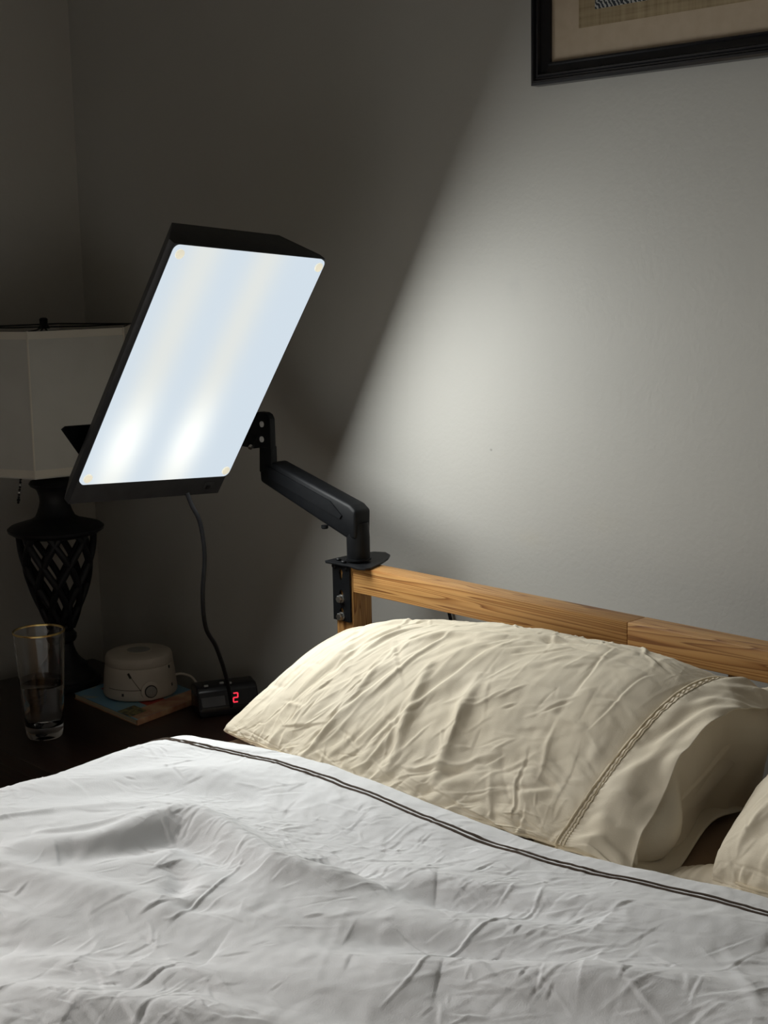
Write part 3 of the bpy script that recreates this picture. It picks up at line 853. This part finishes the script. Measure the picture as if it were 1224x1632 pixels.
# hexagonal shade
SZ0, SZ1 = .456, .726
RB, RTOP = .200, .190
ANG = [math.radians(-40 + 60 * k) for k in range(6)]
def hexpt(r_, k, z): return Vector((r_ * math.cos(ANG[k % 6]), r_ * math.sin(ANG[k % 6]), z))
for k in range(6):
    a0, a1 = hexpt(RB, k, SZ0), hexpt(RB, k + 1, SZ0); b0, b1 = hexpt(RTOP, k, SZ1), hexpt(RTOP, k + 1, SZ1)
    bm = bmesh.new(); prism(bm, [a0, a1, b1, b0], (-(a0 + a1)).normalized() * .0025, 0)
    p = bm_obj('shade_panel', bm, M_shade, tl)
    outw = (a0 + a1).normalized()
    for (fa, fb) in ((0, .048), (.952, 1)):
        q = [a0.lerp(b0, fa), a1.lerp(b1, fa), a1.lerp(b1, fb), a0.lerp(b0, fb)]
        bm = bmesh.new(); prism(bm, [v + outw * .0002 for v in q], outw * .0014, 0)
        bm_obj('shade_binding', bm, M_shtrim, p)
    tube_obj('shade_rib', [a0 * 1.003, b0 * 1.003], .0022, M_shtrim, tl, 6)
# wire fitter: hex ring above the rim on short posts, three spokes and the finial
ring = [hexpt(RTOP * .93, k, SZ1 + .004) for k in range(7)]
tube_obj('fitter_ring', [hexpt(RTOP * .985, k, SZ1 + .001) for k in range(7)], .0016, M_iron, tl, 6)
for k in (0, 2, 4):
    tube_obj('fitter_spoke', [hexpt(RTOP * .98, k, SZ1 + .001), hexpt(RTOP * .5, k, SZ1 + .0), (0, 0, SZ1 + .002)], .0016, M_iron, tl, 6)
tube_obj('harp', [(0.012, 0, .445), (.035, .035, .50), (.048, .048, .58), (.036, .036, .67), (0.002, 0, SZ1)], .0018, M_iron, tl, 6, 6)
tube_obj('harp', [(-.012, 0, .445), (-.035, -.035, .50), (-.048, -.048, .58), (-.036, -.036, .67), (-.002, 0, SZ1)], .0018, M_iron, tl, 6, 6)
lathe_obj('finial', [(0, -.004), (.012, -.004), (.012, .0), (.008, .003), (.008, .012), (.0085, .014), (.006, .017), (0, .018)], M_iron, tl, 20, (0, 0, SZ1 + .003))
# beaded pull chain
for k in range(11):
    t = k / 10
    bm = bmesh.new(); bmesh.ops.create_icosphere(bm, subdivisions=1, radius=.0028 if k % 3 else .0040)
    bmesh.ops.translate(bm, vec=(-.034 - .010 * t, -.052 - .004 * t, .432 - .052 * t), verts=bm.verts)
    bm_obj('pull_chain_bead', bm, M_zinc if k in (3, 6) else M_iron, tl, True)
tube_obj('pull_chain', [(-.014, -.012, .455), (-.034, -.052, .434), (-.044, -.056, .38)], .0009, M_iron, tl, 5)

# ================================================================== DRINKING GLASS
GX, GY = .386, -.352
gl = thing('drinking_glass', (GX, GY, NZ), 'tall clear glass with a gold rim half full of water on nightstand', 'glass')
def glr(z): return .0318 + (.0465 - .0318) * (z / .196) ** .80
prof = [(0, .0)] + [(.0300, 0), (.0322, .003)] + [(glr(z), z) for z in np.linspace(.012, .196, 16)]
inner = [(glr(z) - .0022, z) for z in np.linspace(.196, .030, 15)] + [(glr(.022) - .006, .0225), (0, .020)]
lathe_obj('glass_body', prof + [(glr(.196) - .0011, .1972)] + inner, M_glass, gl, 56, close=False, angle=30)
wz = .098
wp = [(0, .0204), (glr(.022) - .0063, .0229)] + [(glr(z) - .0024, z) for z in np.linspace(.031, wz, 8)] + [(glr(wz) - .004, wz - .0007), (0, wz - .0010)]
wtr = lathe_obj('water', wp, M_water, gl, 56, close=False, angle=40)
wtr['label'] = 'clear still water'
lathe_obj('gold_rim', [(glr(.196) - .0026, .1955), (glr(.196) + .0004, .1955), (glr(.196) + .0005, .1982), (glr(.196) - .0008, .1990), (glr(.196) - .0025, .1982), (glr(.196) - .0026, .1955)], M_gold, gl, 64, close=False)

# ================================================================== BOOK + SOUND MACHINE
book = thing('picture_book', (0, 0, NZ), 'thin blue and orange picture book lying under the round sound machine', 'book')
c00, c10, c11 = Vector((.229, -.192, 0)), Vector((.464, -.204, 0)), Vector((.430, -.022, 0))
c01 = c00 + (c11 - c10)
def bquad(fa0, fa1, fb0, fb1, z):
    g = lambda a, b: c00 + (c10 - c00) * a + (c01 - c00) * b + Vector((0, 0, z))
    return [g(fa0, fb0), g(fa1, fb0), g(fa1, fb1), g(fa0, fb1)]
prism_obj('back_cover', bquad(0, 1, 0, 1, 0), (0, 0, .0014), M_cover_tan, book, 0)
prism_obj('page_block', bquad(.008, .985, .01, .99, .0014), (0, 0, .0085), M_pages, book, 0)
cov = prism_obj('front_cover', bquad(0, 1, 0, 1, .0099), (0, 0, .0016), M_cover, book, .0004, 1)
prism_obj('spine', bquad(.985, 1.006, 0, 1, .0), (0, 0, .0112), M_cover_tan, book, .001)
prism_obj('orange_band', bquad(.80, 1.0, 0.02, 1, .01151), (0, 0, .0003), M_cover_tan, cov, 0)
prism_obj('olive_panel', bquad(.70, .90, .0, .24, .01155), (0, 0, .0004), M_cover_olive, cov, 0)
prism_obj('red_shape', bquad(.10, .24, .30, .48, .01151), (0, 0, .0003), M_cover_red, cov, 0)
prism_obj('red_shape', bquad(.60, .80, .34, .60, .01151), (0, 0, .0003), M_cover_red, cov, 0)

SX, SY, SZb = .322, -.098, NZ + .0124
sm = thing('sound_machine', (SX, SY, SZb), 'round cream white-noise sound machine standing on the picture book', 'sound machine')
lathe_obj('body', [(0, 0), (.066, 0), (.0705, .002), (.0725, .006), (.0720, .012), (.0690, .045), (.0665, .062), (.0658, .0630), (.0650, .0630), (.0645, .0622), (0, .0622)], M_sm, sm, 64)
lathe_obj('cap', [(0, .0634), (.0655, .0634), (.0660, .0648), (.0652, .076), (.0630, .0815), (.058, .0842), (.040, .0852), (.027, .0852), (0, .0852)], M_sm, sm, 64)
gr = lathe_obj('top_grille', [(0, .0853), (.0225, .0853), (.0225, .0862), (0, .0866)], M_sm_grille, sm, 40)
lathe_obj('grille_rim', [(.0228, .0853), (.0262, .0853), (.0262, .0866), (.0228, .0868), (.0228, .0853)], M_sm, gr, 40, close=False)
toC = math.atan2(CAM.y - SY, CAM.x - SX)
def on_body(da, z, r_extra=0.0):
    a = toC + da; r_ = (.0722 - (z - .010) * .094) + r_extra
    return Vector((r_ * math.cos(a), r_ * math.sin(a), z)), Vector((math.cos(a), math.sin(a), .09))
p, nrm = on_body(.27, .020, -.003)
kn = disc_along('dial_surround', p, nrm, .0185, .0055, M_sm, sm, 32)
p2, _ = on_body(.27, .020, .0022)
k1 = disc_along('dial_ring', p2, nrm, .0125, .0012, M_sm_dark, kn, 32)
p3, _ = on_body(.27, .020, .0026)
disc_along('dial', p3, nrm, .0105, .0035, M_sm_knob, kn, 32)
for (da, z, w, h, tilt) in ((-.30, .052, .0022, .0055, .5), (-.50, .014, .0022, .0028, 0), (1.03, .022, .0022, .003, 0), (1.0, .058, .002, .003, 0)):
    p, nrm = on_body(da, z, -.0012)
    bm = bmesh.new(); bx(bm, (-w, -h, 0), (w, h, .0018), .0004, 1)
    q = Vector((0, 0, 1)).rotation_difference(nrm.normalized()).to_matrix().to_4x4()
    side = Vector((-math.sin(toC + da), math.cos(toC + da), 0)); upv = nrm.normalized().cross(side)
    R_ = Matrix((side, upv, nrm.normalized())).transposed().to_4x4() @ Matrix.Rotation(tilt, 4, 'Z')
    bmesh.ops.transform(bm, matrix=Matrix.Translation(p) @ R_, verts=bm.verts)
    bm_obj('sound_slot', bm, M_sm_dark, sm)
# collar seams of the rotating body
sp = [tuple(on_body(-.26 + .29 * t, .050 - .030 * t, .0003)[0]) for t in np.linspace(0, 1, 8)]
tube_obj('body_seam', sp, .0005, M_sm_dark, sm, 5)
sp = [tuple(on_body(-1.0 + 1.02 * t, .0235, .0003)[0]) for t in np.linspace(0, 1, 14)]
tube_obj('body_seam', sp, .0005, M_sm_dark, sm, 5)
a_ = toC + 1.45
cp = Vector((math.cos(a_), math.sin(a_), 0)) * .071
tube_obj('power_cord', [cp * .97 + Vector((0, 0, .033)), cp * 1.15 + Vector((0, 0, .034)), cp * 1.38 + Vector((.004, 0, .028)), cp * 1.50 + Vector((.010, 0, .012)), cp * 1.5 + Vector((.014, -.006, .003))],
         .0026, M_sm, sm, 8, 6)

# ================================================================== ALARM CLOCK
ck = thing('alarm_clock', (.512, -.045, NZ), 'small black digital alarm clock with red digit, half hidden behind the pillow', 'clock', rotz=math.atan2(-.40, .92))
# local: +x faces the bed, +y to the right of the face
sec = [(.030, 0), (.030, .016), (.012, .048), (.004, .054), (-.030, .056), (-.040, .050), (-.044, .03), (-.044, 0)]
CW = .118
bm = bmesh.new(); prism(bm, [(x, -.048, z) for x, z in sec], (0, CW, 0), .005, 3)
body = bm_obj('clock_body', bm, M_clock, ck, True, 50)
fa, fb = Vector((.030, 0, .016)), Vector((.012, 0, .048)); fn = Vector((fb.z - fa.z, 0, -(fb.x - fa.x))).normalized(); fu = (fb - fa).normalized()
def face(y, v, lift=0.0): return fa + fu * v + Vector((0, y, 0)) + fn * lift
prism_obj('display_window', [face(-.044, .003, -.001), face(.066, .003, -.001), face(.066, .033, -.001), face(-.044, .033, -.001)], fn * .0016, M_clock, ck, .0004, 1)
prism_obj('face_panel', [face(-.042, .005, .0007), face(.003, .005, .0007), face(.003, .024, .0007), face(-.042, .024, .0007)], fn * .0006, M_clockw, ck, .0003, 1)
led = []
def seg_(y0, v0, y1, v1):
    bm = bmesh.new(); t = .00125
    d = Vector((y1 - y0, v1 - v0)); d.normalize(); q = Vector((-d.y, d.x)) * t
    P4 = [(y0 + q.x, v0 + q.y), (y1 + q.x, v1 + q.y), (y1 - q.x, v1 - q.y), (y0 - q.x, v0 - q.y)]
    prism(bm, [face(a, b, .0007) for a, b in P4], fn * .0006, 0)
    return bm_obj('digit_segment', bm, M_led, ck)
dy, dv, dw, dh, sl = .0185, .009, .0085, .0085, .0012
A = lambda i, j: (dy + i * dw + j * sl, dv + j * dh)
for (i0, j0, i1, j1) in ((0, 2, 1, 2), (1, 2, 1, 1), (0, 1, 1, 1), (0, 1, 0, 0), (0, 0, 1, 0)):
    (y0, v0), (y1, v1) = A(i0, j0), A(i1, j1); seg_(y0, v0, y1, v1)
for (y, x) in ((.004, -.004), (.018, .002), (-.028, .004)):
    bm = bmesh.new(); bx(bm, (x - .0022, y - .004, .0535), (x + .0022, y + .004, .0575), .0012, 2)
    bm_obj('clock_button', bm, M_clockb, ck, True, 50)

# ================================================================== LIGHT BOX
O = Vector((.836, -.3056, 1.1667)); NV = Vector((.8586, .0492, -.5104)).normalized(); WV = Vector((-.1046, .9913, -.0805)); WV = (WV - NV * WV.dot(NV)).normalized(); UV = NV.cross(WV).normalized()
W_, H_, LIP, T_, INS = .3139, .4538, .0389, .0679, .0463
lb = thing('light_therapy_lamp', (0, 0, 0), 'lit white rectangular light box in black housing, tilted over the bed on an arm', 'lamp')
M4 = Matrix((NV, WV, UV)).transposed().to_4x4(); M4.translation = O
lb.matrix_world = M4
hw, hh = W_ / 2, H_ / 2
sec = [(0, -hw), (-.013, -hw), (-T_, -hw + INS), (-T_, hw - INS), (-.013, hw), (0, hw)]
bm = bmesh.new(); prism(bm, [(x, y, -hh) for x, y in sec], (0, 0, H_), .0012, 2)
bm_obj('housing', bm, M_house, lb, True, 35)
# rounded opal sheet
def rrect(y0, y1, z0, z1, r_, n=6):
    pts = []
    for (cy_, cz_, a0) in ((y1 - r_, z1 - r_, 0), (y0 + r_, z1 - r_, 90), (y0 + r_, z0 + r_, 180), (y1 - r_, z0 + r_, 270)):
        for k in range(n + 1):
            a = math.radians(a0 + 90 * k / n); pts.append((cy_ + r_ * math.cos(a), cz_ + r_ * math.sin(a)))
    return pts
dz0, dz1 = -hh + LIP, hh - .001
poly = rrect(-hw + .001, hw - .001, dz0, dz1, .010)
bm = bmesh.new(); prism(bm, [(.0006, y, z) for y, z in poly], (.0034, 0, 0), 0)
df = bm_obj('diffuser', bm, M_diff, lb); df['label'] = 'glowing white diffuser sheet'
for (sy, sz) in ((-1, 1), (1, 1), (-1, -1), (1, -1)):
    yy = sy * (hw - .0125); zz = (dz1 - .0125) if sz > 0 else (dz0 + .0125)
    disc_along('nylon_screw', (.004, yy, zz), (1, 0, 0), .0075, .0035, M_nylon, lb, 24)
bm = bmesh.new(); bx(bm, (0, hw - .043, -hh + .010), (.0010, hw - .021, -hh + .026), .0004, 1)
sw = bm_obj('power_switch', bm, M_house, lb, True, 40)
bm = bmesh.new(); bx(bm, (.0010, hw - .037, -hh + .012), (.0030, hw - .028, -hh + .019), .0008, 2)
bm_obj('rocker', bm, M_arm, sw, True, 40)
# lamp's own light
al = bpy.data.lights.new('tube_light', 'AREA'); al.shape = 'RECTANGLE'; al.size = W_ - .03; al.size_y = (dz1 - dz0) - .03
al.energy = LAMP_POWER; al.color = (.965, .985, .955)
alo = bpy.data.objects.new('tube_light', al); COL.objects.link(alo); alo.parent = lb
# light points along -Z local: map -Z -> +x(panel normal), X -> panel y
alo.matrix_local = Matrix.Translation((.0095, 0, (dz0 + dz1) / 2)) @ Matrix(((0, 0, -1), (1, 0, 0), (0, -1, 0))).to_4x4()
# steel yoke behind the housing (joins the arm head), with its pointed left wing
iM = M4.inverted()
def wl(p): return tuple(iM @ Vector(p))
yb = -.0795
def yk(y, z): return (yb, y, z)
headl = iM @ Vector((.690, -.062, 1.055)); finl = iM @ Vector((.70, -.4592, 1.0974))
poly = [(yb, hw - .02, headl.z + .015), (yb, -hw + .03, headl.z + .002), (yb, -hw + .011, headl.z + .001), (yb, -hw + .006, headl.z - .005), (yb, -hw + .058, headl.z - .052), (yb, hw - .02, headl.z - .035)]
prism_obj('mount_yoke', poly, (-.003, 0, 0), M_black, lb, .0008)
for (y, z) in ((-.07, .02), (.07, .02), (-.07, -.012), (.07, -.012)):
    disc_along('yoke_spacer', (yb + .0005, y, headl.z + z), (1, 0, 0), .007, .0125, M_black, lb, 16)
# power cord: out of the bottom edge, curving down to the table in front of the clock
def cam_pt(px, py, D): return CAM + (fw + rt * ((px - 612) / 2300) - up * ((py - 816) / 2300)) * D
cord_w = [(.7440, -.3361, .9640), (.7399, -.3171, .9292), (.7337, -.2911, .8700), (.7072, -.2705, .8000), (.6780, -.2450, .7300), (.6560, -.2120, .6800), (.6380, -.1700, .6300), (.6230, -.1330, .5750), (.6100, -.1150, .5300), (.6060, -.1180, .5035)]
CORD_DEPTH = [2.355, 2.357, 2.36, 2.365, 2.375, 2.40, 2.44, 2.49, 2.53, 2.56]

# ================================================================== SUPPORT ARM
arm = thing('support_arm', (.934, -.079, RZ1), 'black bent support arm screwed to the left headboard post by a slotted bracket', 'arm')
def at_arm(o): o.parent = arm; o.matrix_parent_inverse = Matrix.Translation(arm.location).inverted(); return o
apoly = [(.7033, -.0851, .9967), (.7400, -.088, 1.0062), (.9480, -.0985, .9550), (.9625, -.0992, .9460), (.9600, -.0994, .8990), (.9373, -.098, .8990), (.7054, -.0853, .9682)]
bm = bmesh.new(); prism(bm, apoly, (0, .036, 0), .005, 3)
at_arm(bm_obj('arm_beam', bm, M_arm, None, True, 40))
bm = bmesh.new(); prism(bm, [(.728, -.0885, .9995), (.900, -.0975, .9575), (.930, -.0985, .936), (.925, -.0985, .930), (.735, -.0885, .978)], (0, -.0012, 0), 0)
at_arm(bm_obj('arm_side_cover', bm, M_arm, None, True, 40))
bm = bmesh.new(); lathe(bm, [(0, .8645), (.0185, .8645), (.0190, .868), (.0192, .90), (.0175, .925), (0, .925)], 32, (.948, -.080, 0))
at_arm(bm_obj('arm_column', bm, M_arm, None, True, 40))
bm = bmesh.new(); lathe(bm, [(0, .8625), (.021, .8625), (.021, .8655), (0, .8655)], 32, (.948, -.080, 0))
at_arm(bm_obj('pivot_washer', bm, M_black, None, True, 40))
# neck + head plate at the lamp end
at_arm(prism_obj('arm_neck', [(.7040, -.0862, .985), (.7418, -.0880, .985), (.7412, -.0880, 1.034), (.7062, -.0862, 1.034)], (0, .014, 0), M_arm, None, .003, 3))
hp = [(.6740, -.0885, 1.0541), (.6870, -.0885, 1.0800), (.7010, -.0885, 1.0892), (.7125, -.0885, 1.0915), (.7275, -.0885, 1.0912), (.7360, -.0885, 1.0880), (.7408, -.0885, 1.0804), (.7412, -.0885, 1.0300), (.7130, -.0885, 1.0300), (.6950, -.0885, 1.0370)]
at_arm(prism_obj('head_plate', hp, (0, .012, 0), M_arm, None, .0015))
for z, x in ((1.0704, .7199), (1.0442, .7185)):
    at_arm(disc_along('rivet', (x, -.0885, z), (0, -1, 0), .0052, .0022, M_alu, None, 24))
at_arm(prism_obj('tilt_block', [(.655, -.090, 1.028), (.697, -.090, 1.026), (.705, -.090, 1.048), (.655, -.090, 1.062)], (0, .024, 0), M_black, None, .002))
at_arm(disc_along('tilt_bolt', (.690, -.090, 1.0300), (.3, -1, -.6), .0045, .006, M_zinc, None, 12, six=True))
at_arm(disc_along('cable_clip', (.880, -.092, .913), (0, 0, -1), .006, .006, M_arm, None, 16))
# base tray: a thin plate, pointed at the left front, round at the right rear
outline = [(.8984, -.1100), (.8965, -.075), (.8960, -.035), (.9060, -.006), (.9250, .004), (.9460, -.006), (.9640, -.028), (.9800, -.056), (.9960, -.098), (.9965, -.112), (.9850, -.117), (.9600, -.112), (.9300, -.113), (.905, -.1145)]
bm = bmesh.new(); prism(bm, [(x, y, .8556) for x, y in outline], (0, 0, .0034), .001, 2)
at_arm(bm_obj('base_tray', bm, M_black, None, True, 40))
at_arm(disc_along('tray_screw', (.917, -.096, .859), (0, 0, 1), .0046, .0042, M_black, None, 16))
at_arm(disc_along('tray_screw', (.938, -.104, .859), (0, 0, 1), .0046, .0042, M_black, None, 16))
# slotted bracket on the post's front face
def slotted_plate():
    bm = bmesh.new()
    xa, xb, za, zb_ = .9100, .9510, .7610, .8556
    holes = [(.930, .8385), (.930, .8035), (.930, .7740)]
    n = 16
    # build columns of quads around each hole: grid rows between hole cells
    rows = [za, .7740 - .0135, .7740 + .0135, .8035 - .0135, .8035 + .0135, .8385 - .0135, .8385 + .0135, zb_]
    def hole_cell(z0, z1, hx, hz):
        out_, in_ = [], []
        for k in range(n):
            a = 2 * math.pi * k / n
            cx_, sx_ = math.cos(a), math.sin(a)
            sc = 1 / max(abs(cx_), abs(sx_))
            ox = (xa + xb) / 2 + (xb - xa) / 2 * cx_ * sc; oz = (z0 + z1) / 2 + (z1 - z0) / 2 * sx_ * sc
            out_.append(bm.verts.new((ox, 0, oz)))
            w = .0050 if sx_ > .2 else .0034                     # keyhole: wide above, narrow below
            in_.append(bm.verts.new((hx + w * cx_, 0, hz + .0095 * sx_)))
        for k in range(n):
            k2 = (k + 1) % n; bm.faces.new((out_[k], out_[k2], in_[k2], in_[k]))
    for i in range(len(rows) - 1):
        z0, z1 = rows[i], rows[i + 1]
        if i in (1, 3, 5): hole_cell(z0, z1, .930, (z0 + z1) / 2)
        else:
            v = [bm.verts.new(p) for p in ((xa, 0, z0), (xb, 0, z0), (xb, 0, z1), (xa, 0, z1))]; bm.faces.new(v)
    bmesh.ops.remove_doubles(bm, verts=bm.verts, dist=1e-5)
    r = bmesh.ops.extrude_face_region(bm, geom=list(bm.faces))
    bmesh.ops.translate(bm, vec=(0, .0036, 0), verts=[g for g in r['geom'] if isinstance(g, bmesh.types.BMVert)])
    for v in bm.verts: v.co.y += -.1042
    return bm
br = at_arm(bm_obj('slotted_bracket', slotted_plate(), M_black, None))
for x in (.9145, .942):
    at_arm(disc_along('bracket_rivet', (x, -.1040, .8515), (0, -1, 0), .0042, .0030, M_black, None, 14))
for z in (.8010, .7715):
    at_arm(disc_along('bolt_washer', (.930, -.1042, z - .003), (0, -1, 0), .0075, .0012, M_zinc, None, 20))
    at_arm(disc_along('hex_bolt', (.930, -.1054, z - .003), (0, -1, 0), .0064, .0065, M_zinc, None, six=True))

cord_pts = [cam_pt(px, py, D) for (px, py), D in zip([(298, 786), (306, 806), (319, 834), (326, 885), (323, 950), (328, 1000), (344, 1030), (358, 1070), (366, 1105), (369, 1125)], CORD_DEPTH)]
o = tube_obj('power_cord', [wl(p) for p in cord_pts], .0037, M_rubber, lb, 10, 8)

# ================================================================== WALL ITEMS
pf = thing('framed_picture', (1.54, .07, 1.594), 'black moulded picture frame with tan mat hanging on the wall above the bed', 'picture')
FX0, FX1, FZ0, FZ1 = 1.2074, 1.95, 1.5944, 2.18
def mould(p0, p1, q0, q1):
    """one mitred moulding: stepped section swept between outer corners p and inner corners q"""
    sec = [(0, 0), (0, .018), (.10, .021), (.20, .021), (.26, .017), (.33, .017), (.38, .020), (.46, .020), (.52, .014), (.86, .010), (.92, .013), (1, .012), (1, 0)]
    bm = bmesh.new(); rings = []
    for (o_, i_) in ((p0, q0), (p1, q1)):
        rings.append([bm.verts.new((o_[0] + (i_[0] - o_[0]) * t, Y1 - .0008 - h, o_[1] + (i_[1] - o_[1]) * t)) for t, h in sec])
    n = len(sec)
    for k in range(n): bm.faces.new((rings[0][k], rings[0][(k + 1) % n], rings[1][(k + 1) % n], rings[1][k]))
    bm.faces.new(rings[0]); bm.faces.new(rings[1][::-1])
    return bm
FWd = .031
oc = [(FX0, FZ0), (FX1, FZ0), (FX1, FZ1), (FX0, FZ1)]
ic = [(FX0 + FWd, FZ0 + FWd), (FX1 - FWd, FZ0 + FWd), (FX1 - FWd, FZ1 - FWd), (FX0 + FWd, FZ1 - FWd)]
def at_pf(o): o.parent = pf; o.matrix_parent_inverse = Matrix.Translation(pf.location).inverted(); return o
for k in range(4):
    at_pf(bm_obj('frame_moulding', mould(oc[k], oc[(k + 1) % 4], ic[k], ic[(k + 1) % 4]), M_frame, None))
at_pf(box('mat_board', (FX0 + FWd - .004, Y1 - .008, FZ0 + FWd - .004), (FX1 - FWd + .004, Y1 - .004, FZ1 - FWd + .004), M_mat, None, 0))
art = at_pf(box('papyrus_print', (1.2887, Y1 - .0088, 1.6675), (FX1 - .081, Y1 - .0080, FZ1 - .073), M_papyrus, None, 0))
ar2 = at_pf(box('ink_motif', (1.318, Y1 - .0092, 1.690), (FX1 - .110, Y1 - .0088, FZ1 - .10), M_ink, None, 0))

wc = tube_obj('wall_cable', [(1.006, .062, .785), (1.009, .062, .778), (1.017, .060, .76), (1.03, .060, .70), (1.035, .062, .55), (1.03, .064, .30), (1.02, .064, .02)], .0030, M_rubber, None, 8, 6)
tag(wc, 'thin black cable hanging down the wall behind the pine headboard rail', 'cable')
